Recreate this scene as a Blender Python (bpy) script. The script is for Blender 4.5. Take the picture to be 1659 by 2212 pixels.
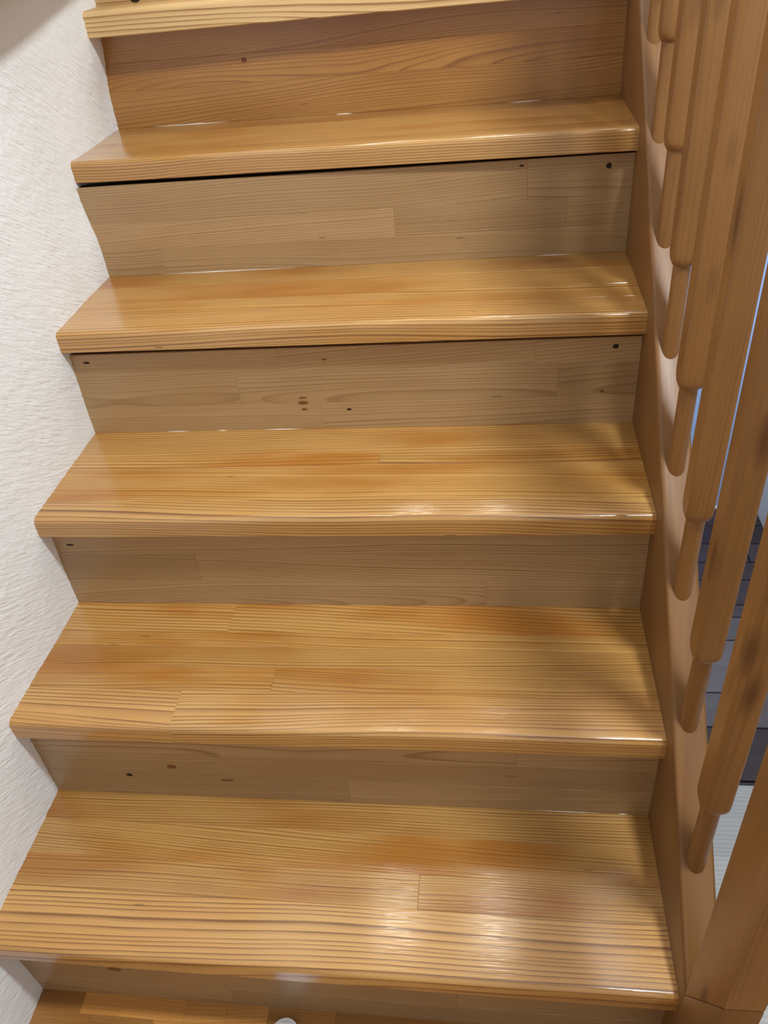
import bpy, bmesh, math, random
from mathutils import Vector, Matrix, noise
random.seed(7)
for o in list(bpy.data.objects): bpy.data.objects.remove(o, do_unlink=True)
scene = bpy.context.scene
C = scene.collection

# ------------------------------------------------------------------ camera
M = ((0.9908226, 0.0055652, 0.1350537), (0.1032919, 0.6132916, -0.7830735), (-0.0871853, 0.7898370, 0.6070884))
cam = bpy.data.cameras.new('camera')
cam.sensor_fit = 'VERTICAL'; cam.sensor_height = 36.0; cam.lens = 36.0 * 1733.9 / 2212.0
cam.clip_start = 0.02
camo = bpy.data.objects.new('camera', cam); C.objects.link(camo)
camo.matrix_world = Matrix.Translation((0.67197, -0.42610, 1.24857)) @ Matrix(M).to_4x4()
scene.camera = camo

# ------------------------------------------------------------------ light and exposure
scene.view_settings.view_transform = 'Standard'
scene.view_settings.look = 'None'
scene.view_settings.gamma = 1.0
scene.view_settings.use_curve_mapping = False
scene.view_settings.exposure = 0.0
w = bpy.data.worlds.new('world'); scene.world = w; w.use_nodes = True
w.node_tree.nodes['Background'].inputs[0].default_value = (0.62, 0.72, 0.9, 1)
w.node_tree.nodes['Background'].inputs[1].default_value = 0.05

def area(name, loc, target, size, energy, col, shape='DISK', size_y=None, spread=180):
    l = bpy.data.lights.new(name, 'AREA'); l.shape = shape; l.size = size
    if size_y: l.size_y = size_y
    l.energy = energy; l.color = col; l.spread = math.radians(spread)
    o = bpy.data.objects.new(name, l); C.objects.link(o); o.location = loc
    o.rotation_euler = (Vector(target) - Vector(loc)).to_track_quat('-Z', 'Y').to_euler()
    return o
# ceiling lamp over the stairwell, between the two flights, above the half landing
area('ceiling_lamp_light', (1.14, -0.05, 2.52), (0.75, 0.45, 0.3), 0.20, 39, (0.865, 0.95, 1.0))
# unseen lamps added overhead to put highlight patches on the varnished treads
for (x, y) in ((1.08, 1.25), (0.66, 1.08), (0.26, 1.10), (0.68, 2.30), (0.30, 2.35)):
    area('tread_patch_light', (x, y, 2.57), (x, y, 0), 0.16, 2.2, (1.0, 0.94, 0.82))
# daylight of an unseen window behind the landing, stretched tall to cool the risers
area('window_daylight', (1.45, -1.27, 1.10), (1.0, 1.0, 0.6), 0.7, 5, (0.70, 0.82, 1.0), 'RECTANGLE', 1.9)
# unseen fill light added in the lower hall to brighten the blue wall
area('blue_wall_fill', (1.50, 1.75, 0.70), (1.45, 2.60, -0.5), 0.6, 7, (0.80, 0.89, 1.0), 'RECTANGLE', 0.5, 130)

# ------------------------------------------------------------------ measures
H, G, W, TH = 0.19, 0.21768, 0.8858, 0.033
NOSE = {1: (0.000, -0.002), 2: (0.2166, 0.2194), 3: (0.4334, 0.4369), 4: (0.6542, 0.6517), 5: (0.8872, 0.8700), 6: (1.0646, 1.0600)}
RIS = {1: (0.0243, 0.0243), 2: (0.2369, 0.2373), 3: (0.4577, 0.4587), 4: (0.6723, 0.6727), 5: (0.8840, 0.8875), 6: (1.1168, 1.0933), 7: (1.1295, 1.1295)}
SLOPE = math.atan2(H, G)
STRING_X0, STRING_X1, STRING_UP = W, W + 0.041, 0.046
def noseline(y): return H + y * H / G

# ------------------------------------------------------------------ materials
def nt(name):
    m = bpy.data.materials.new(name); m.use_nodes = True
    t = m.node_tree; t.nodes.clear()
    out = t.nodes.new('ShaderNodeOutputMaterial'); b = t.nodes.new('ShaderNodeBsdfPrincipled')
    t.links.new(b.outputs[0], out.inputs[0])
    return m, t, b
def N(t, kind, **kw):
    n = t.nodes.new('ShaderNode' + kind)
    for k, v in kw.items(): setattr(n, k, v)
    return n
def plug(t, sock, v):
    if hasattr(v, 'is_output'): t.links.new(v, sock)
    else: sock.default_value = v
def math_(t, op, a, b=None, c=None, clamp=False):
    n = N(t, 'Math', operation=op, use_clamp=clamp)
    plug(t, n.inputs[0], a)
    if b is not None: plug(t, n.inputs[1], b)
    if c is not None: plug(t, n.inputs[2], c)
    return n.outputs[0]
def vmul(t, v, s):
    n = N(t, 'VectorMath', operation='MULTIPLY'); plug(t, n.inputs[0], v); plug(t, n.inputs[1], s); return n.outputs[0]
def vadd(t, v, s):
    n = N(t, 'VectorMath', operation='ADD'); plug(t, n.inputs[0], v); plug(t, n.inputs[1], s); return n.outputs[0]
def noise_(t, v, scale, detail=3, rough=0.5):
    n = N(t, 'TexNoise'); plug(t, n.inputs['Vector'], v); n.inputs['Scale'].default_value = scale
    n.inputs['Detail'].default_value = detail; n.inputs['Roughness'].default_value = rough
    return n.outputs[0]
def mixc(t, f, a, b, mode='MIX'):
    n = N(t, 'Mix', data_type='RGBA', blend_type=mode); plug(t, n.inputs[0], f); plug(t, n.inputs[6], a); plug(t, n.inputs[7], b)
    return n.outputs[2]
def lin(r, g, b):
    f = lambda c: (c / 255 / 12.92) if c / 255 <= 0.04045 else ((c / 255 + 0.055) / 1.055) ** 2.4
    return (f(r), f(g), f(b), 1)

def wood(name, early, late, alt, axis='X', face='top', rough=0.32, coat=0.6, coat_rough=0.12, late_amt=0.75, blotch=0.35, bump=0.15, warp=1.0, knots=False):
    """sawn softwood: growth rings around a pith line that runs along the grain;
    object colour = (tone, ring spacing in cm, sideways pith offset, 1) of each single stave"""
    m, t, b = nt(name)
    tc = N(t, 'TexCoord').outputs['Object']
    if axis == 'Z':
        s = N(t, 'SeparateXYZ'); plug(t, s.inputs[0], tc)
        cmb = N(t, 'CombineXYZ'); plug(t, cmb.inputs[0], s.outputs[2]); plug(t, cmb.inputs[1], s.outputs[1]); plug(t, cmb.inputs[2], s.outputs[0])
        tc = cmb.outputs[0]
    oi = N(t, 'ObjectInfo'); rnd = oi.outputs['Random']
    oc = N(t, 'SeparateColor'); plug(t, oc.inputs[0], oi.outputs['Color'])
    tone, ring, pith = oc.outputs[0], oc.outputs[1], oc.outputs[2]
    off = N(t, 'CombineXYZ'); plug(t, off.inputs[0], math_(t, 'MULTIPLY', rnd, 37.0)); plug(t, off.inputs[1], math_(t, 'MULTIPLY', rnd, 11.0)); plug(t, off.inputs[2], math_(t, 'MULTIPLY', rnd, 5.0))
    p = vadd(t, tc, off.outputs[0])
    # slow wander of the pith along the grain and a finer ripple
    wob = noise_(t, vmul(t, p, (1.6, 5.0, 5.0)), 1.0, 1, 0.5)
    wob2 = noise_(t, vmul(t, p, (7.0, 30.0, 30.0)), 1.0, 1, 0.5)
    s = N(t, 'SeparateXYZ'); plug(t, s.inputs[0], tc)
    side = math_(t, 'MULTIPLY', pith, 0.16)
    a, c = (s.outputs[1], s.outputs[2]) if face == 'top' else (s.outputs[2], s.outputs[1])
    # the saw never runs quite parallel to the grain
    skew = math_(t, 'MULTIPLY', math_(t, 'SUBTRACT', math_(t, 'FRACT', math_(t, 'MULTIPLY', rnd, 91.7)), 0.5), 0.07)
    a = math_(t, 'ADD', a, math_(t, 'MULTIPLY', s.outputs[0], skew))
    y = math_(t, 'ADD', a, side)
    z = math_(t, 'ADD', c, 0.045)
    r = math_(t, 'SQRT', math_(t, 'ADD', math_(t, 'MULTIPLY', y, y), math_(t, 'MULTIPLY', z, z)))
    r = math_(t, 'ADD', r, math_(t, 'MULTIPLY', math_(t, 'SUBTRACT', wob, 0.5), 0.030 * warp))
    r = math_(t, 'ADD', r, math_(t, 'MULTIPLY', math_(t, 'SUBTRACT', wob2, 0.5), 0.0022 * warp))
    q = math_(t, 'DIVIDE', r, math_(t, 'MULTIPLY', ring, 0.01))
    # ring widths and strength vary from year to year
    cmb = N(t, 'CombineXYZ'); plug(t, cmb.inputs[0], math_(t, 'MULTIPLY', q, 0.22)); plug(t, cmb.inputs[1], math_(t, 'MULTIPLY', rnd, 50.0))
    yr = noise_(t, cmb.outputs[0], 1.0, 1)
    fr = math_(t, 'FRACT', math_(t, 'ADD', q, math_(t, 'MULTIPLY', yr, 4.5)))
    cr = N(t, 'ValToRGB'); plug(t, cr.inputs[0], fr)
    e = cr.color_ramp.elements; e[0].position = 0.0; e[0].color = (0, 0, 0, 1); e[1].position = 1.0; e[1].color = (0.1, 0.1, 0.1, 1)
    for pos, v in ((0.5, 0.08), (0.76, 0.45), (0.87, 1.0), (0.94, 0.9)):
        x = e.new(pos); x.color = (v, v, v, 1)
    lt = math_(t, 'MULTIPLY', cr.outputs[0], math_(t, 'MULTIPLY', math_(t, 'MULTIPLY_ADD', yr, 1.4, late_amt - 0.7, clamp=True), math_(t, 'MULTIPLY_ADD', wob2, 1.3, 0.25, clamp=True)))
    fib = noise_(t, vmul(t, p, (9.0, 700.0, 700.0)), 1.0, 2, 0.6)
    col = mixc(t, lt, early, late)
    bl = noise_(t, vmul(t, p, (3.5, 14.0, 14.0)), 1.0, 2, 0.5)
    bl = math_(t, 'MULTIPLY', math_(t, 'SUBTRACT', bl, 0.45, clamp=True), blotch * 5, clamp=True)
    col = mixc(t, bl, col, mixc(t, lt, alt, late))
    col = mixc(t, math_(t, 'MULTIPLY_ADD', fib, 0.9, -0.25, clamp=True), col, mixc(t, 0.6, col, late))
    hs = N(t, 'HueSaturation'); plug(t, hs.inputs['Value'], math_(t, 'MULTIPLY_ADD', tone, 0.7, 0.65)); plug(t, hs.inputs['Color'], col)
    # small dark pin knots and resin flecks
    vor = N(t, 'TexVoronoi'); plug(t, vor.inputs['Vector'], vmul(t, p, (5.0, 30.0, 30.0))); vor.inputs['Scale'].default_value = 1.0
    kn = math_(t, 'LESS_THAN', vor.outputs['Distance'], 0.04)
    col = mixc(t, math_(t, 'MULTIPLY', kn, 0.5), hs.outputs[0], (late[0] * 0.35, late[1] * 0.28, late[2] * 0.25, 1))
    if knots:
        v2 = N(t, 'TexVoronoi'); plug(t, v2.inputs['Vector'], vmul(t, p, (6.0, 22.0, 22.0))); v2.inputs['Scale'].default_value = 1.0
        k2 = math_(t, 'MULTIPLY', math_(t, 'SUBTRACT', 0.24, v2.outputs['Distance'], clamp=True), 6.0, clamp=True)
        col = mixc(t, math_(t, 'MULTIPLY', k2, 0.8), col, (late[0] * 0.6, late[1] * 0.52, late[2] * 0.5, 1))
    plug(t, b.inputs['Base Color'], col)
    plug(t, b.inputs['Roughness'], math_(t, 'MULTIPLY_ADD', fib, 0.12, rough - 0.06))
    b.inputs['Specular IOR Level'].default_value = 0.4
    b.inputs['Coat Weight'].default_value = coat; b.inputs['Coat Roughness'].default_value = coat_rough; b.inputs['Coat IOR'].default_value = 1.5
    bp = N(t, 'Bump'); bp.inputs['Strength'].default_value = bump; bp.inputs['Distance'].default_value = 0.001
    plug(t, bp.inputs['Height'], fib)
    t.links.new(bp.outputs[0], b.inputs['Normal']); t.links.new(bp.outputs[0], b.inputs['Coat Normal'])
    return m

M_TREAD = wood('varnished_pine', lin(199, 151, 83), lin(128, 78, 31), lin(178, 115, 41), rough=0.34, coat=0.9, coat_rough=0.12, late_amt=1.1, blotch=0.9)
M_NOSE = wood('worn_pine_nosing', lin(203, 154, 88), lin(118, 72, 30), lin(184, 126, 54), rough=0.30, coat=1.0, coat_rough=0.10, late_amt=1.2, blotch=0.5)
M_TREAD6 = wood('raw_edge_pine', lin(206, 172, 120), lin(136, 94, 50), lin(186, 142, 86), rough=0.5, coat=0.2, coat_rough=0.3, late_amt=1.15)
M_RISER = wood('pale_spruce', lin(173, 140, 98), lin(134, 98, 59), lin(158, 122, 80), face='front', rough=0.38, coat=0.35, coat_rough=0.24, late_amt=0.75, blotch=0.4, bump=0.08, warp=1.3)
M_RISER6 = wood('aged_pine', lin(168, 118, 56), lin(122, 76, 28), lin(150, 96, 36), face='front', rough=0.34, coat=0.7, coat_rough=0.14, late_amt=0.85, blotch=0.5, bump=0.1, warp=1.8)
M_FLOOR = wood('landing_pine', lin(186, 132, 66), lin(132, 80, 32), lin(150, 92, 38), rough=0.34, coat=0.5, late_amt=0.5, blotch=0.6)
M_STRING = wood('string_pine', lin(126, 85, 41), lin(98, 61, 25), lin(112, 71, 31), face='front', rough=0.5, coat=0.15, coat_rough=0.3, late_amt=0.45, blotch=0.5, bump=0.04)  # darker than the baluster pine: shade of the string's inner face put into the colour
M_BAL = wood('baluster_pine', lin(142, 97, 49), lin(108, 68, 28), lin(124, 81, 37), axis='Z', rough=0.46, coat=0.2, coat_rough=0.3, late_amt=0.4, blotch=0.7, bump=0.04, knots=True)

def simple(name, col, rough=0.5, spec=0.5, coat=0, metal=0):
    m, t, b = nt(name); b.inputs['Base Color'].default_value = col; b.inputs['Roughness'].default_value = rough
    b.inputs['Specular IOR Level'].default_value = spec; b.inputs['Coat Weight'].default_value = coat; b.inputs['Metallic'].default_value = metal
    n = noise_(t, N(t, 'TexCoord').outputs['Object'], 40, 4)
    c = mixc(t, math_(t, 'MULTIPLY', n, 0.25), col, (col[0] * 0.7, col[1] * 0.7, col[2] * 0.7, 1)); plug(t, b.inputs['Base Color'], c)
    return m
M_DARK = simple('dark_core', lin(60, 44, 30), 0.9, 0.1)
M_HOLE = simple('dark_nail', lin(46, 34, 26), 0.7, 0.2)
M_KNOT = simple('knot_wood', lin(120, 72, 34), 0.4, 0.4)
M_CEIL = simple('ceiling_paint', lin(236, 234, 230), 0.9, 0.2)
M_WPAINT = simple('wall_paint', lin(226, 224, 222), 0.9, 0.2)
M_BLUE = simple('blue_paint', lin(158, 182, 224), 0.7, 0.3)
M_WHITE = simple('white_skirting', lin(236, 238, 240), 0.5, 0.4)
M_LRISER = simple('beige_riser', lin(150, 140, 122), 0.6, 0.3)
M_CAULK = simple('white_filler', lin(240, 236, 226), 0.6, 0.4)
STROKE = math.radians(-30)
def plaster():
    m, t, b = nt('rough_plaster')
    tc = N(t, 'TexCoord').outputs['Object']
    warp = noise_(t, tc, 6, 2)
    rt = N(t, 'VectorRotate', rotation_type='X_AXIS'); plug(t, rt.inputs['Vector'], tc); rt.inputs['Angle'].default_value = -STROKE
    n1 = noise_(t, vmul(t, rt.outputs[0], (90, 30, 230)), 1.0, 4, 0.55)
    n2 = noise_(t, tc, 260, 3, 0.6)
    n3 = noise_(t, tc, 3.0, 3)
    col = mixc(t, math_(t, 'MULTIPLY', n3, 0.35), lin(243, 242, 240), lin(226, 226, 226))
    plug(t, b.inputs['Base Color'], col); b.inputs['Roughness'].default_value = 0.92; b.inputs['Specular IOR Level'].default_value = 0.15
    hgt = math_(t, 'ADD', math_(t, 'MULTIPLY', n1, math_(t, 'MULTIPLY_ADD', warp, 1.6, 0.1)), math_(t, 'MULTIPLY', n2, 0.25))
    bp = N(t, 'Bump'); bp.inputs['Strength'].default_value = 0.85; bp.inputs['Distance'].default_value = 0.0026
    plug(t, bp.inputs['Height'], hgt); t.links.new(bp.outputs[0], b.inputs['Normal'])
    return m
M_PLASTER = plaster()
def laminate():
    m, t, b = nt('grey_laminate')
    tc = N(t, 'TexCoord').outputs['Object']
    wv = N(t, 'TexWave'); wv.bands_direction = 'Y'; plug(t, wv.inputs['Vector'], vmul(t, tc, (1.5, 12, 12))); wv.inputs['Scale'].default_value = 2.2
    wv.inputs['Distortion'].default_value = 5; wv.inputs['Detail'].default_value = 2
    plug(t, b.inputs['Base Color'], mixc(t, wv.outputs[1], lin(196, 195, 193), lin(182, 181, 179)))
    b.inputs['Roughness'].default_value = 0.45
    return m
M_LAM = laminate()
def slate():
    m, t, b = nt('dark_slate')
    oi = N(t, 'ObjectInfo')
    tc = N(t, 'TexCoord').outputs['Object']
    n = noise_(t, vmul(t, tc, (6, 20, 6)), 1.0, 4)
    base = mixc(t, n, lin(66, 54, 54), lin(92, 86, 88))
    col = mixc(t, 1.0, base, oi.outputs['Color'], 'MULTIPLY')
    plug(t, b.inputs['Base Color'], col); b.inputs['Roughness'].default_value = 0.35
    return m
M_SLATE = slate()
M_GROUT = simple('dark_grout', lin(28, 26, 26), 0.9, 0.1)
def dotted():
    m, t, b = nt('white_spotted_fabric')
    tc = N(t, 'TexCoord').outputs['Object']
    v = N(t, 'TexVoronoi'); plug(t, v.inputs['Vector'], tc); v.inputs['Scale'].default_value = 60
    k = math_(t, 'LESS_THAN', v.outputs['Distance'], 0.33)
    plug(t, b.inputs['Base Color'], mixc(t, k, lin(238, 238, 242), lin(150, 150, 196))); b.inputs['Roughness'].default_value = 0.6
    return m
M_SLIP = dotted()

# ------------------------------------------------------------------ mesh helpers
def link(name, me, mat, parent=None, loc=(0, 0, 0), rot=None):
    o = bpy.data.objects.new(name, me); C.objects.link(o)
    if mat is not None and not me.materials: me.materials.append(mat)
    if parent is not None:
        o.parent = parent
    o.location = loc
    if rot: o.rotation_euler = rot
    return o
def hexa(corners, bev=0.0, seg=1):
    """corners: 8 points, bottom ring then top ring, both counter-clockwise"""
    bm = bmesh.new(); v = [bm.verts.new(c) for c in corners]
    for f in ((3, 2, 1, 0), (4, 5, 6, 7), (0, 1, 5, 4), (1, 2, 6, 5), (2, 3, 7, 6), (3, 0, 4, 7)): bm.faces.new([v[i] for i in f])
    if bev: bmesh.ops.bevel(bm, geom=bm.edges[:], offset=bev, segments=seg, affect='EDGES', profile=0.5)
    bmesh.ops.recalc_face_normals(bm, faces=bm.faces[:])
    me = bpy.data.meshes.new('m'); bm.to_mesh(me); bm.free(); return me
def boxme(x0, x1, y0, y1, z0, z1, bev=0.0, seg=1):
    return hexa([(x0, y0, z0), (x1, y0, z0), (x1, y1, z0), (x0, y1, z0), (x0, y0, z1), (x1, y0, z1), (x1, y1, z1), (x0, y1, z1)], bev, seg)
def prism(poly, x0, x1, bev=0.0, seg=1):
    """poly of (y,z) extruded along x"""
    bm = bmesh.new()
    a = [bm.verts.new((x0, y, z)) for y, z in poly]; b = [bm.verts.new((x1, y, z)) for y, z in poly]
    n = len(poly)
    bm.faces.new(a[::-1]); bm.faces.new(b)
    for i in range(n): bm.faces.new((a[i], a[(i + 1) % n], b[(i + 1) % n], b[i]))
    if bev: bmesh.ops.bevel(bm, geom=bm.edges[:], offset=bev, segments=seg, affect='EDGES', profile=0.5)
    bmesh.ops.recalc_face_normals(bm, faces=bm.faces[:])
    me = bpy.data.meshes.new('m'); bm.to_mesh(me); bm.free(); return me
def smooth(o, ang=35):
    for p in o.data.polygons: p.use_smooth = True
    try: o.data.set_sharp_from_angle(angle=math.radians(ang))
    except Exception: pass
    return o
def tag(o, label=None, cat=None, group=None, kind=None):
    if label: o['label'] = label
    if cat: o['category'] = cat
    if group: o['group'] = group
    if kind: o['kind'] = kind
    return o
def empty(name, loc):
    o = bpy.data.objects.new(name, None); C.objects.link(o); o.location = loc; o.empty_display_size = 0.1; return o
def stave_color(o, tone=None, ring=None, pith=None):
    o.color = (random.uniform(0.25, 0.75) if tone is None else tone, random.uniform(0.28, 0.5) if ring is None else ring, random.uniform(0.15, 0.95) if pith is None else pith, 1)
def lerp(a, b, t): return a + (b - a) * t
def centred(pts):
    c = Vector((0, 0, 0))
    for p in pts: c += Vector(p)
    c /= len(pts)
    return c, [tuple(Vector(p) - c) for p in pts]

# ------------------------------------------------------------------ setting: walls, floors, ceiling
WP = [(1.0646, 1.14, .0036), (1.1168, .95, -.0097), (.8872, .95, -.0059), (.884, .76, .0049), (.6542, .76, .0059), (.6723, .57, .0033),
      (.4334, .57, .003), (.4577, .38, .0005), (.2166, .38, -.0022), (.2369, .19, -.003), (.0243, 0, .0004), (.048, .19, -.0044)]
def wall_x(y, z):
    sw = sx = 0.0
    for (py, pz, px) in WP:
        d = (y - py) ** 2 + (z - pz) ** 2 + 1e-4; k = 1 / d ** 1.5; sw += k; sx += k * px
    return sx / sw
def wall_left():
    fy = [-1.3, -1.0, -0.6, -0.3] + [-0.1 + i * 0.005 for i in range(281)] + [1.5, 1.8, 2.2, 2.7]
    fz = [-1.2, -0.6, -0.2] + [-0.05 + i * 0.005 for i in range(270)] + [1.6, 2.0, 2.6]
    vs = []; fs = []; CS, SN = math.cos(STROKE), math.sin(STROKE)
    for z in fz:
        for y in fy:
            fine = -0.12 < y < 1.32 and -0.06 < z < 1.31
            x = wall_x(y, z) if fine else 0.0
            if fine:
                u, v = y * CS + z * SN, z * CS - y * SN
                x += 0.0007 * noise.noise((0, u * 30, v * 150)) + 0.0009 * noise.noise((3, y * 130, z * 190)) + 0.0006 * noise.noise((7, y * 300, z * 300))
            vs.append((x, y, z))
    n = len(fy)
    for j in range(len(fz) - 1):
        for i in range(n - 1):
            a = j * n + i; fs.append((a, a + 1, a + n + 1, a + n))
    me = bpy.data.meshes.new('wall'); me.from_pydata(vs, [], fs); me.update()
    o = link('wall_left', me, M_PLASTER); 
    for p in me.polygons: p.use_smooth = True
    sd = o.modifiers.new('thickness', 'SOLIDIFY'); sd.thickness = 0.12; sd.offset = -1
    return tag(o, 'white rough plaster wall along the left side of the stairs', None, None, 'structure')
wl = wall_left()
def struct(name, me, mat, label=None):
    o = link(name, me, mat); return tag(o, label, None, None, 'structure')
struct('wall_right', boxme(1.87, 1.97, -1.3, 2.72, -1.14, 2.6), M_WPAINT, 'plain painted wall on the far side of the stairwell')
struct('wall_back', boxme(-0.12, 1.97, -1.4, -1.3, -0.2, 2.6), M_WPAINT, 'plain painted wall behind the landing')
wf = struct('wall_front', boxme(-0.12, 1.97, 2.672, 2.72, -1.14, 1.14), M_BLUE, 'pale blue wall of the lower hall seen between the balusters')
struct('baseboard_front', boxme(0.95, 1.87, 2.662, 2.672, -1.14, -1.128), M_WHITE, 'thin white line of skirting below the blue wall')
struct('wall_upper', boxme(-0.12, 1.97, 2.72, 2.82, 1.14, 2.6), M_WPAINT, 'plain painted wall of the upper hall')
struct('ceiling', boxme(-0.12, 1.97, -1.4, 2.82, 2.6, 2.7), M_CEIL, 'white ceiling above the stairs')
struct('wall_inner', prism([(0.02, -1.14), (2.672, -1.14), (2.672, 0.965), (1.3, 0.965), (0.29, 0.0), (0.02, 0.0)], W + 0.012, W + 0.036), M_WPAINT, 'plain spandrel wall under the stair string')

# landing floor in short staves
fl = struct('floor', boxme(-0.02, 1.87, -1.3, -0.04, -0.09, -0.006), M_DARK, 'orange pine parquet landing at the foot of the stairs')
link('landing_edge', boxme(-0.02, W + 0.04, -0.04, 0.06, -0.09, -0.006), M_DARK, fl)
y = 0.03; k = 0
while y > -0.42:
    y0 = max(y - 0.034, -0.42); x = -0.01
    while x < W - 0.001:
        L = random.uniform(0.055, 0.13); x1 = min(x + L, W + 0.0)
        if W - x1 < 0.04: x1 = W
        c, pts = centred([(x, y0, -0.006), (x1, y0, -0.006), (x1, y, -0.006), (x, y, -0.006), (x, y0, 0), (x1, y0, 0), (x1, y, 0), (x, y, 0)])
        o = link('stave', hexa(pts, 0.0006), M_FLOOR, fl, c); stave_color(o, random.choice((0.1, 0.25, 0.4, 0.7, 0.9)), 0.3)
        x = x1
    y = y0; k += 1
link('boarding', boxme(-0.01, W, -1.3, -0.42, -0.006, 0.0), M_FLOOR, fl).color = (0.4, 0.4, 0.5, 1)
link('boarding', boxme(W, 1.86, -1.3, -0.045, -0.006, 0.0), M_FLOOR, fl).color = (0.4, 0.4, 0.5, 1)
# upper floor slab
struct('floor', boxme(-0.02, W + 0.2, 1.194, 2.72, 0.98, 1.14), M_FLOOR, 'upper hall floor behind the top tread').color = (0.4, 0.4, 0.5, 1)

# ------------------------------------------------------------------ the staircase
st = tag(empty('staircase', (W / 2, 0, 0)), 'straight pine staircase with orange varnished treads, pale risers and a closed string', 'staircase')
OX = Vector((-W / 2, 0, 0))            # children are placed relative to the staircase origin
XL, XR = -0.016, W + 0.004
def child(name, pts, mat, parent, bev=0.0, seg=1, pc=Vector((0, 0, 0))):
    c, q = centred(pts)
    o = link(name, hexa(q, bev, seg), mat, parent, c - pc); return o

# tread staves: strip boundaries measured back from the nose (m), with end joints (x)
TSTAVE = {
    1: [(0.0, 0.086, []), (0.086, 0.134, [0.57]), (0.134, 0.190, []), (0.190, 0.246, [])],
    2: [(0.0, 0.066, [0.232]), (0.066, 0.112, [0.36]), (0.112, 0.150, []), (0.150, 0.180, []), (0.180, 0.246, [0.268])],
    3: [(0.0, 0.045, []), (0.045, 0.130, []), (0.130, 0.166, [0.5]), (0.166, 0.246, [])],
    4: [(0.0, 0.060, []), (0.060, 0.108, []), (0.108, 0.175, []), (0.175, 0.240, [])],
    5: [(0.0, 0.052, []), (0.052, 0.110, []), (0.110, 0.170, []), (0.170, 0.240, [])],
    6: [(0.0, 0.070, []), (0.070, 0.13, [])],
}
TLOOK = {  # (tone, ring spacing in cm, pith) per strip
    1: [(0.66, 0.74, 0.9), (0.42, 0.40, 0.5), (0.34, 0.38, 0.8), (0.32, 0.36, 0.6)],
    2: [(0.55, 0.46, 0.35), (0.42, 0.30, 0.30), (0.36, 0.32, 0.55), (0.62, 0.36, 0.7), (0.55, 0.62, 0.6)],
    3: [(0.46, 0.55, 0.30), (0.50, 0.42, 0.5), (0.42, 0.50, 0.25), (0.44, 0.50, 0.8)],
    4: [(0.52, 0.40, 0.4), (0.52, 0.50, 0.5), (0.40, 0.42, 0.6), (0.36, 0.46, 0.7)],
    5: [(0.42, 0.36, 0.4), (0.46, 0.42, 0.5), (0.36, 0.42, 0.6), (0.34, 0.42, 0.7)],
    6: [(0.70, 0.62, 0.5), (0.4, 0.5, 0.5)],
}
def nose_y(n, x):
    a, b = NOSE[n]; return lerp(a, b, x / W)
def nose_profile(n, x0, x1, d1, mat, parent, pc, r=0.0085):
    """front stave with a rounded upper arris, full tread thickness"""
    top = n * H; bot = top - TH - (0.006 if n == 6 else 0)
    prof = [(0.0015, bot), (0.0, bot + 0.0015)]
    for i in range(7):
        a = math.radians(180 - 15 * i); prof.append((r + r * math.cos(a), top - r + r * math.sin(a)))
    prof += [(d1 - 0.0004, top), (d1, top - 0.0006), (d1, bot)]
    xs = [x0] + [lerp(x0, x1, i / 12) for i in range(1, 12)] + [x1]
    cx = (x0 + x1) / 2; cy = nose_y(n, cx) + d1 / 2; cz = (top + bot) / 2
    vs = []; fs = []
    m = len(prof)
    for i, x in enumerate(xs):
        wav = 0.0004 * noise.noise((x * 9, n * 3.1, 0))
        for (dy, z) in prof: vs.append((x - cx, nose_y(n, x) + dy + wav - cy, z - cz))
    for i in range(len(xs) - 1):
        for j in range(m): fs.append((i * m + j, (i + 1) * m + j, (i + 1) * m + (j + 1) % m, i * m + (j + 1) % m))
    fs.append(tuple(range(m))); fs.append(tuple(range((len(xs) - 1) * m, len(xs) * m))[::-1])
    me = bpy.data.meshes.new('nosing'); me.from_pydata(vs, [], fs)
    bm = bmesh.new(); bm.from_mesh(me); bmesh.ops.recalc_face_normals(bm, faces=bm.faces[:]); bm.to_mesh(me); bm.free()
    return smooth(link('nosing_stave', me, mat, parent, Vector((cx, cy, cz)) - pc), 40)

for n in range(1, 7):
    top = n * H; depth = TSTAVE[n][-1][1]
    y0 = min(NOSE[n]); mat = M_TREAD if n < 6 else M_TREAD6
    pc = Vector((W / 2, NOSE[n][0] + depth / 2, top - TH / 2))
    yl, yr = NOSE[n]
    d0 = TSTAVE[n][0][1]
    core = link('tread', hexa([tuple(Vector(p) - pc) for p in
        [(XL, yl + d0, top - TH), (XR, yr + d0, top - TH), (XR, yr + depth, top - TH), (XL, yl + depth, top - TH),
         (XL, yl + d0, top - 0.008), (XR, yr + d0, top - 0.008), (XR, yr + depth, top - 0.008), (XL, yl + depth, top - 0.008)]]), M_DARK, st, pc + OX)
    for si, (a, b, js) in enumerate(TSTAVE[n]):
        xs = [XL] + js + [XR]
        for x0, x1 in zip(xs[:-1], xs[1:]):
            tone, ring, pith = TLOOK[n][si]
            if si == 0:
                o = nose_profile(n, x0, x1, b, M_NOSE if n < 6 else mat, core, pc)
            else:
                t0 = lambda x: nose_y(n, x)
                o = child('stave', [(x0, t0(x0) + a, top - 0.008), (x1, t0(x1) + a, top - 0.008), (x1, t0(x1) + b, top - 0.008), (x0, t0(x0) + b, top - 0.008),
                                    (x0, t0(x0) + a, top), (x1, t0(x1) + a, top), (x1, t0(x1) + b, top), (x0, t0(x0) + b, top)], mat, core, 0.0005, 1, pc)
            stave_color(o, tone + random.uniform(-0.1, 0.1), ring, pith)

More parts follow.
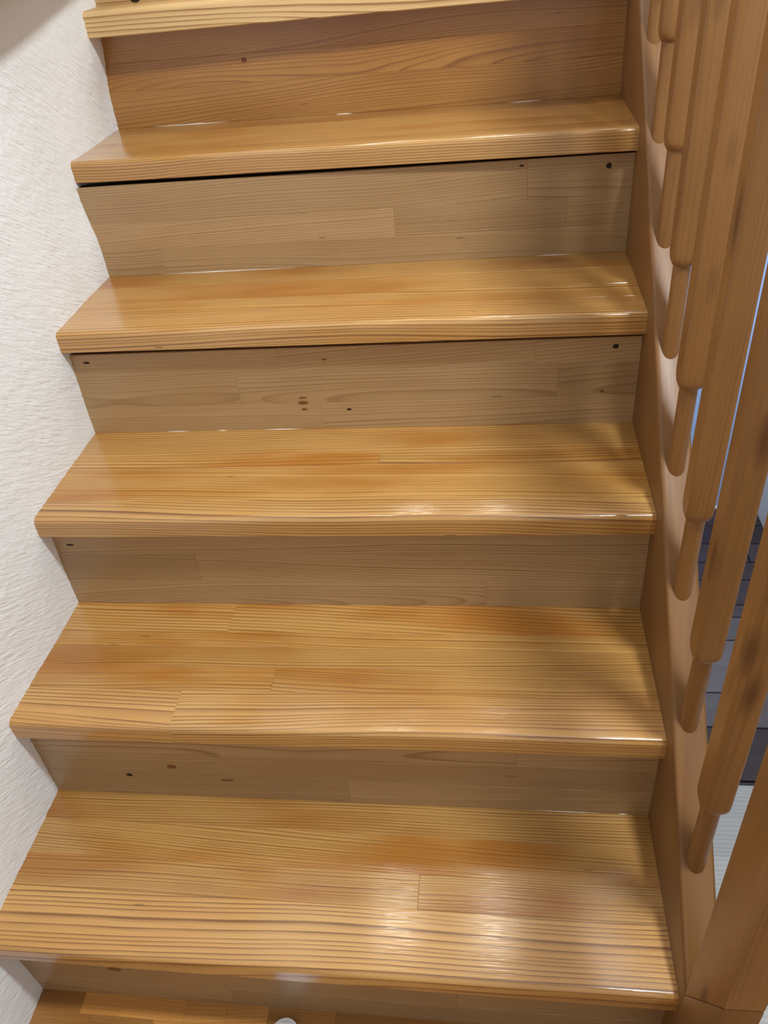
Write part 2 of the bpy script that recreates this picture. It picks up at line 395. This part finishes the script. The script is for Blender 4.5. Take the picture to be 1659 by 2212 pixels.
# riser staves: rows (height above the tread below) with end joints (x)
RST = {
    1: [(0.0, 0.05, [0.30]), (0.05, 0.1, [0.62]), (0.1, 0.157, [0.14])],
    2: [(0.0, 0.054, [0.46]), (0.054, 0.104, []), (0.104, 0.157, [0.70])],
    3: [(0.0, 0.052, [0.66]), (0.052, 0.103, [0.222]), (0.103, 0.157, [])],
    4: [(0.0, 0.048, [0.40]), (0.048, 0.106, [0.27, 0.769]), (0.106, 0.1445, [0.343, 0.734])],
    5: [(0.0, 0.044, [0.11]), (0.044, 0.090, [0.515, 0.789]), (0.090, 0.1505, [0.727])],
    6: [(0.0, 0.06, []), (0.06, 0.105, []), (0.105, 0.157, [])],
    7: [(0.0, 0.05, [])],
}
for n in range(1, 8):
    base = (n - 1) * H; toph = RST[n][-1][1]
    yl, yr = RIS[n]; x_l = XL
    mat = M_RISER if n < 6 else (M_RISER6 if n == 6 else M_TREAD6)
    pc = Vector((W / 2, (yl + yr) / 2, base + toph / 2))
    dep = 0.022
    core = link('riser', hexa([tuple(Vector(p) - pc) for p in
        [(x_l, yl + 0.006, base), (XR, yr + 0.006, base), (XR, yr + dep, base), (x_l, yl + dep, base),
         (x_l, yl + 0.006, base + toph - 0.001), (XR, yr + 0.006, base + toph - 0.001), (XR, yr + dep, base + toph - 0.001), (x_l, yl + dep, base + toph - 0.001)]]), M_DARK, st, pc + OX)
    ry = lambda x: lerp(yl, yr, x / W)
    for si, (a, b, js) in enumerate(RST[n]):
        xs = [x_l] + js + [XR]
        for x0, x1 in zip(xs[:-1], xs[1:]):
            z0, z1 = base + a, base + b
            pr = random.uniform(-0.0002, 0.0002)
            o = child('stave', [(x0, ry(x0) + pr, z0), (x1, ry(x1) + pr, z0), (x1, ry(x1) + 0.006, z0), (x0, ry(x0) + 0.006, z0),
                                (x0, ry(x0) + pr, z1), (x1, ry(x1) + pr, z1), (x1, ry(x1) + 0.006, z1), (x0, ry(x0) + 0.006, z1)], mat, core, 0.0004, 1, pc)
            stave_color(o, random.uniform(0.35, 0.68) if n < 6 else random.uniform(0.45, 0.6), random.uniform(0.3, 0.55), random.uniform(0.1, 0.6))
    # nail holes and small knots set in the riser face
    for (x, z, rx, rz, mt, nm) in {5: [(.849, .894, .0042, .0042, M_HOLE, 'nail_hole'), (.718, .902, .004, .0014, M_HOLE, 'resin_fleck')],
            4: [(.850, .700, .0044, .0036, M_HOLE, 'nail_hole'), (.031, .701, .0055, .0017, M_HOLE, 'nail_hole'), (.416, .694, .0045, .0016, M_KNOT, 'knot'),
                (.445, .605, .004, .0016, M_HOLE, 'nail_hole'), (.836, .626, .0035, .002, M_KNOT, 'knot'), (.372, .628, .006, .0016, M_KNOT, 'knot'), (.372, .619, .008, .003, M_KNOT, 'knot'), (.372, .607, .005, .0018, M_KNOT, 'knot')],
            3: [(.028, .503, .006, .0016, M_HOLE, 'nail_hole')],
            2: [(.128, .238, .005, .0035, M_HOLE, 'knot'), (.279, .234, .01, .0025, M_KNOT, 'knot'), (.20, .262, .008, .004, M_KNOT, 'knot')],
            1: [(.14, .089, .012, .005, M_KNOT, 'knot')],
            6: [(.25, 1.045, .005, .004, M_KNOT, 'knot')],
            7: [(.075, 1.147, .010, .006, M_HOLE, 'knot')]}.get(n, []):
        bm = bmesh.new()
        bmesh.ops.create_circle(bm, cap_ends=True, segments=14, radius=1.0)
        for v in bm.verts: v.co = (v.co.x * rx * random.uniform(.85, 1.15), 0, v.co.y * rz)
        r = bmesh.ops.extrude_face_region(bm, geom=bm.faces[:]); 
        for e in r['geom']:
            if isinstance(e, bmesh.types.BMVert): e.co.y += 0.002
        bmesh.ops.recalc_face_normals(bm, faces=bm.faces[:])
        me = bpy.data.meshes.new('dot'); bm.to_mesh(me); bm.free()
        link(nm, me, mt, core, Vector((x, ry(x) - 0.0004, z)) - pc)

# white filler beads left in the joints between riser and tread
for (n, x0, x1) in ((2, .73, .82), (2, .845, .858), (6, .70, .76), (6, .06, .20), (6, .40, .43), (5, .74, .80), (5, .10, .34), (4, .13, .17), (4, .22, .235), (4, .30, .36)):
    xm = (x0 + x1) / 2; yy = lerp(RIS[n][0], RIS[n][1], xm / W); z = (n - 1) * H
    vs = []; fs = []; K = 14
    for i in range(K + 1):
        x = lerp(x0, x1, i / K); s = 0.0009 * max(0.1, math.sin(math.pi * i / K)) * (0.6 + 0.8 * abs(noise.noise((x * 90, n, 0))))
        yb = lerp(RIS[n][0], RIS[n][1], x / W)
        vs += [(x - xm, yb - yy - s, 0.0), (x - xm, yb - yy - s * 0.4, s * 0.9), (x - xm, yb - yy + 0.0006, s * 1.2), (x - xm, yb - yy + 0.0006, 0.0)]
    for i in range(K):
        for j in range(4): fs.append((i * 4 + j, i * 4 + 4 + j, i * 4 + 4 + (j + 1) % 4, i * 4 + (j + 1) % 4))
    me = bpy.data.meshes.new('bead'); me.from_pydata(vs, [], fs)
    link('filler_bead', me, M_CAULK, st, Vector((xm, yy, z + 0.0001)) + OX)

# closed string on the right, built along its own length
def string_board():
    L0, L1 = -0.03, 1.9
    ca, sa = math.cos(SLOPE), math.sin(SLOPE)
    up = STRING_UP * ca; dn = -0.25
    y0, z0 = 0.0, H
    # local: x along the pitch, y = thickness, z = perpendicular to the pitch
    bm = bmesh.new()
    def loc(y, z): dy, dz = y - y0, z - z0; return (dy * ca + dz * sa, -dy * sa + dz * ca)
    ybeg = -0.012
    a = loc(ybeg, noseline(ybeg) + STRING_UP); bpt = loc(ybeg, 0.0); c = loc(ybeg + 0.30, 0.0)
    poly = [bpt, c, (L1, dn), (L1, up), a]
    tk = STRING_X1 - STRING_X0
    f0 = [bm.verts.new((p[0], -tk / 2, p[1])) for p in poly]; f1 = [bm.verts.new((p[0], tk / 2, p[1])) for p in poly]
    bm.faces.new(f0); bm.faces.new(f1[::-1])
    for i in range(5): bm.faces.new((f0[i], f1[i], f1[(i + 1) % 5], f0[(i + 1) % 5]))
    bmesh.ops.recalc_face_normals(bm, faces=bm.faces[:])
    bmesh.ops.bevel(bm, geom=[e for e in bm.edges if abs(e.verts[0].co.y - e.verts[1].co.y) < 1e-6], offset=0.006, segments=4, affect='EDGES', profile=0.5)
    me = bpy.data.meshes.new('string'); bm.to_mesh(me); bm.free()
    o = link('string_board', me, M_STRING, st, Vector(((STRING_X0 + STRING_X1) / 2, y0, z0)) + OX)
    # local x -> (0, ca, sa), local y -> (1,0,0), local z -> (0,-sa,ca): handed by flipping y
    o.rotation_mode = 'QUATERNION'
    R = Matrix(((0, -1, 0), (ca, 0, -sa), (sa, 0, ca)))
    o.rotation_quaternion = R.to_quaternion()
    stave_color(o, 0.5, 0.5, 0.5); return smooth(o, 30)
string_board()

# ------------------------------------------------------------------ balustrade
bx = (STRING_X0 + STRING_X1) / 2 - 0.001
bal = tag(empty('balustrade', (bx, 0, H + STRING_UP)), 'brown pine balustrade of square balusters with round pegs along the right side of the stairs', 'balustrade')
def rod(r0, z0, r1, z1, seg=20):
    bm = bmesh.new(); bmesh.ops.create_cone(bm, cap_ends=True, segments=seg, radius1=r0, radius2=r1, depth=z1 - z0)
    for v in bm.verts: v.co.z += (z0 + z1) / 2
    me = bpy.data.meshes.new('rod'); bm.to_mesh(me); bm.free(); return me
def baluster_mesh(z0, z1, s=0.0148):
    """square stick with rounded arrises whose foot is turned down to a dome"""
    rings = [(z0, 0.66, 1.0), (z0 + 0.002, 0.84, 1.0), (z0 + 0.006, 0.95, 0.85), (z0 + 0.012, 0.99, 0.55), (z0 + 0.02, 1.0, 0.2), (z0 + 0.05, 1.0, 0.1), (z1, 1.0, 0.1)]
    S = 64; vs = []; fs = []
    for (z, sc, rd) in rings:
        for i in range(S):
            a = 2 * math.pi * (i + 0.5) / S; c, s_ = math.cos(a), math.sin(a)
            k = 2 / max(0.06, rd) ; e = 2 if rd >= 1 else 2 + (1 - rd) * 18
            rr = (abs(c) ** e + abs(s_) ** e) ** (-1 / e)
            vs.append((c * rr * s * sc, s_ * rr * s * sc, z))
    for j in range(len(rings) - 1):
        for i in range(S): fs.append((j * S + i, j * S + (i + 1) % S, (j + 1) * S + (i + 1) % S, (j + 1) * S + i))
    fs.append(tuple(range(S))[::-1]); fs.append(tuple(range((len(rings) - 1) * S, len(rings) * S)))
    me = bpy.data.meshes.new('baluster'); me.from_pydata(vs, [], fs); return me
bm_me = baluster_mesh(0.114, 0.86); bm_me.materials.append(M_BAL)
pg_me = rod(0.0108, -0.02, 0.0108, 0.13); pg_me.materials.append(M_BAL)
by = 0.098
for k in range(10):
    yk = by + 0.12 * k; z = yk * H / G
    o = smooth(link('baluster', bm_me, None, bal, (0, yk, z)), 50); stave_color(o, random.uniform(0.35, 0.62), 0.5, random.uniform(0.2, 0.6))
    q = smooth(link('peg', pg_me, None, o, (0, 0, 0)), 50); stave_color(q, 0.45, 0.4, 0.4)
# handrail above
L = 1.5 / math.cos(SLOPE)
me = boxme(0, L, -0.024, 0.024, -0.03, 0.03, 0.012, 3)
hr = link('handrail', me, M_STRING, bal, (0, -0.08, -0.08 * H / G + 0.88))
hr.rotation_mode = 'QUATERNION'
ca, sa = math.cos(SLOPE), math.sin(SLOPE)
hr.rotation_quaternion = Matrix(((0, -1, 0), (ca, 0, -sa), (sa, 0, ca))).to_quaternion(); stave_color(hr, 0.5, 0.5, 0.5)
# newel: upright board in the plane of the string, jointed on a slant to its foot
zb = H + STRING_UP
NY0, NY1 = -0.0875, -0.011
x0n, x1n = STRING_X0 - bx - 0.001, STRING_X0 + 0.036 - bx
o = link('newel_post', prism([(NY1, 0.2261 - zb), (NY1, 1.35 - zb), (NY0, 1.35 - zb), (NY0, 0.3901 - zb)], x0n, x1n, 0.0016, 2), M_BAL, bal); stave_color(o, 0.45, 0.5, 0.4); smooth(o, 30)
o = link('newel_foot', prism([(NY1, 0.001 - zb), (NY1, 0.226 - zb), (NY0, 0.390 - zb), (NY0, 0.001 - zb)], x0n, x1n, 0.0012, 2), M_BAL, bal); stave_color(o, 0.2, 0.5, 0.4); smooth(o, 30)

# ------------------------------------------------------------------ wooden rail on the wall (its underside shows in the upper left corner)
rl = link('wall_rail', boxme(-0.45, 0.45, -0.03, 0.03, -0.03, 0.03, 0.006, 3), M_STRING, None, (0.035, 0.86, 1.238))
rl.rotation_euler = (0, math.radians(-7.8), math.radians(90)); stave_color(rl, 0.4, 0.5, 0.4); smooth(rl, 30)
tag(rl, 'wooden rail fixed to the white plaster wall at the upper left corner', 'wall rail')

# ------------------------------------------------------------------ lower flight and lower hall
lf = tag(empty('staircase', (1.4, 0, -1.14)), 'lower flight with pale grey wood grain treads going down behind the balusters', 'staircase')
for k in range(1, 6):
    yn = 0.62 + 0.2235 * (k - 3); z = -H * k
    o = smooth(link('tread', boxme(-0.467, 0.465, -0.135, 0.135, -0.02, 0.02, 0.006, 3), M_LAM, lf, (0, yn - 0.135, z - 0.02 + 1.14)), 30)
    link('riser', boxme(-0.467, 0.465, -0.01, 0.01, -0.075, 0.075), M_LRISER, lf, (0, yn - 0.235, z + 0.075 + 1.14))
lw = struct('floor', boxme(-0.1, 1.87, -0.1, 2.672, -1.2, -1.146), M_GROUT, 'dark slate tiled floor of the lower hall')
rows = [1.03, 1.207, 1.422, 1.574, 1.833, 1.958, 2.028, 2.177, 2.288, 2.411, 2.54, 2.665]
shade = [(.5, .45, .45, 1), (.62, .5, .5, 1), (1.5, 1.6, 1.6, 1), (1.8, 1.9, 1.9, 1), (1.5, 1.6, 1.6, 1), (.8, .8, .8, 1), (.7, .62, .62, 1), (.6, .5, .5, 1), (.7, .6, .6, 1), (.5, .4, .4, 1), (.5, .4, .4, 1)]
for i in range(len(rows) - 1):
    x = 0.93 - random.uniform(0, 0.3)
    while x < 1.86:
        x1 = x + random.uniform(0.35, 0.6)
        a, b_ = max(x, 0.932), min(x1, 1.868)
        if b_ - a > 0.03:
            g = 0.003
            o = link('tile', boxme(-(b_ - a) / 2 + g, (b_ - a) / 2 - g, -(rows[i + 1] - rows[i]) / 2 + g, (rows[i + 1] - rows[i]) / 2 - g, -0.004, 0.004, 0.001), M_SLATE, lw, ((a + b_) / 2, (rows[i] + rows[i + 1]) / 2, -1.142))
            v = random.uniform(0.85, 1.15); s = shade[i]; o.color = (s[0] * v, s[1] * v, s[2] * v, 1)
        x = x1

# ------------------------------------------------------------------ white spotted slipper toe at the bottom edge of the picture
sl = empty('slipper', (0.38, -0.111, 0.0))
tag(sl, 'white rounded slipper toe with lilac spots at the bottom edge of the landing', 'slipper')
def slipper_shell(wid, lo, hi, dome):
    vs = []; fs = []; NL, NA = 18, 12
    for i in range(NL + 1):
        u = 1 - (1 - i / NL) ** 2.2; y = -0.115 + 0.235 * u
        wd = wid * max(0, 1 - max(0, (u - 0.80) / 0.20) ** 2) ** 0.5 * (0.8 + 0.2 * math.sin(math.pi * min(1, u / 0.75)))
        wd *= (1 - max(0, (0.15 - u) / 0.15) ** 2) ** 0.5 if u < 0.15 else 1
        wd = max(wd, 0.0008); hg = hi * (1.0 if not dome else (0.35 + 0.65 * math.sin(math.pi * min(1, (0.15 + u) / 1.25)))) * (max(0.2, max(0, 1 - max(0, (u - 0.72) / 0.28) ** 2) ** 0.5) if dome else 1)
        for j in range(NA + 1):
            a = math.pi * j / NA
            z = lo + (hg - lo) * (math.sin(a) ** 0.7 if dome else (1 if 0 < j < NA else 0))
            vs.append((-wd * math.cos(a), y, z))
    m = NA + 1
    for i in range(NL):
        for j in range(NA): fs.append((i * m + j, i * m + j + 1, (i + 1) * m + j + 1, (i + 1) * m + j))
        fs.append((i * m + NA, i * m, (i + 1) * m, (i + 1) * m + NA))
    fs.append(tuple(range(m))); fs.append(tuple(range(NL * m, NL * m + m))[::-1])
    me = bpy.data.meshes.new('shell'); me.from_pydata(vs, [], fs)
    bm = bmesh.new(); bm.from_mesh(me); bmesh.ops.recalc_face_normals(bm, faces=bm.faces[:]); bm.to_mesh(me); bm.free(); return me
smooth(link('upper', slipper_shell(0.034, 0.008, 0.052, True), M_SLIP, sl), 60)
link('sole', slipper_shell(0.036, 0.0005, 0.010, False), M_WHITE, sl)
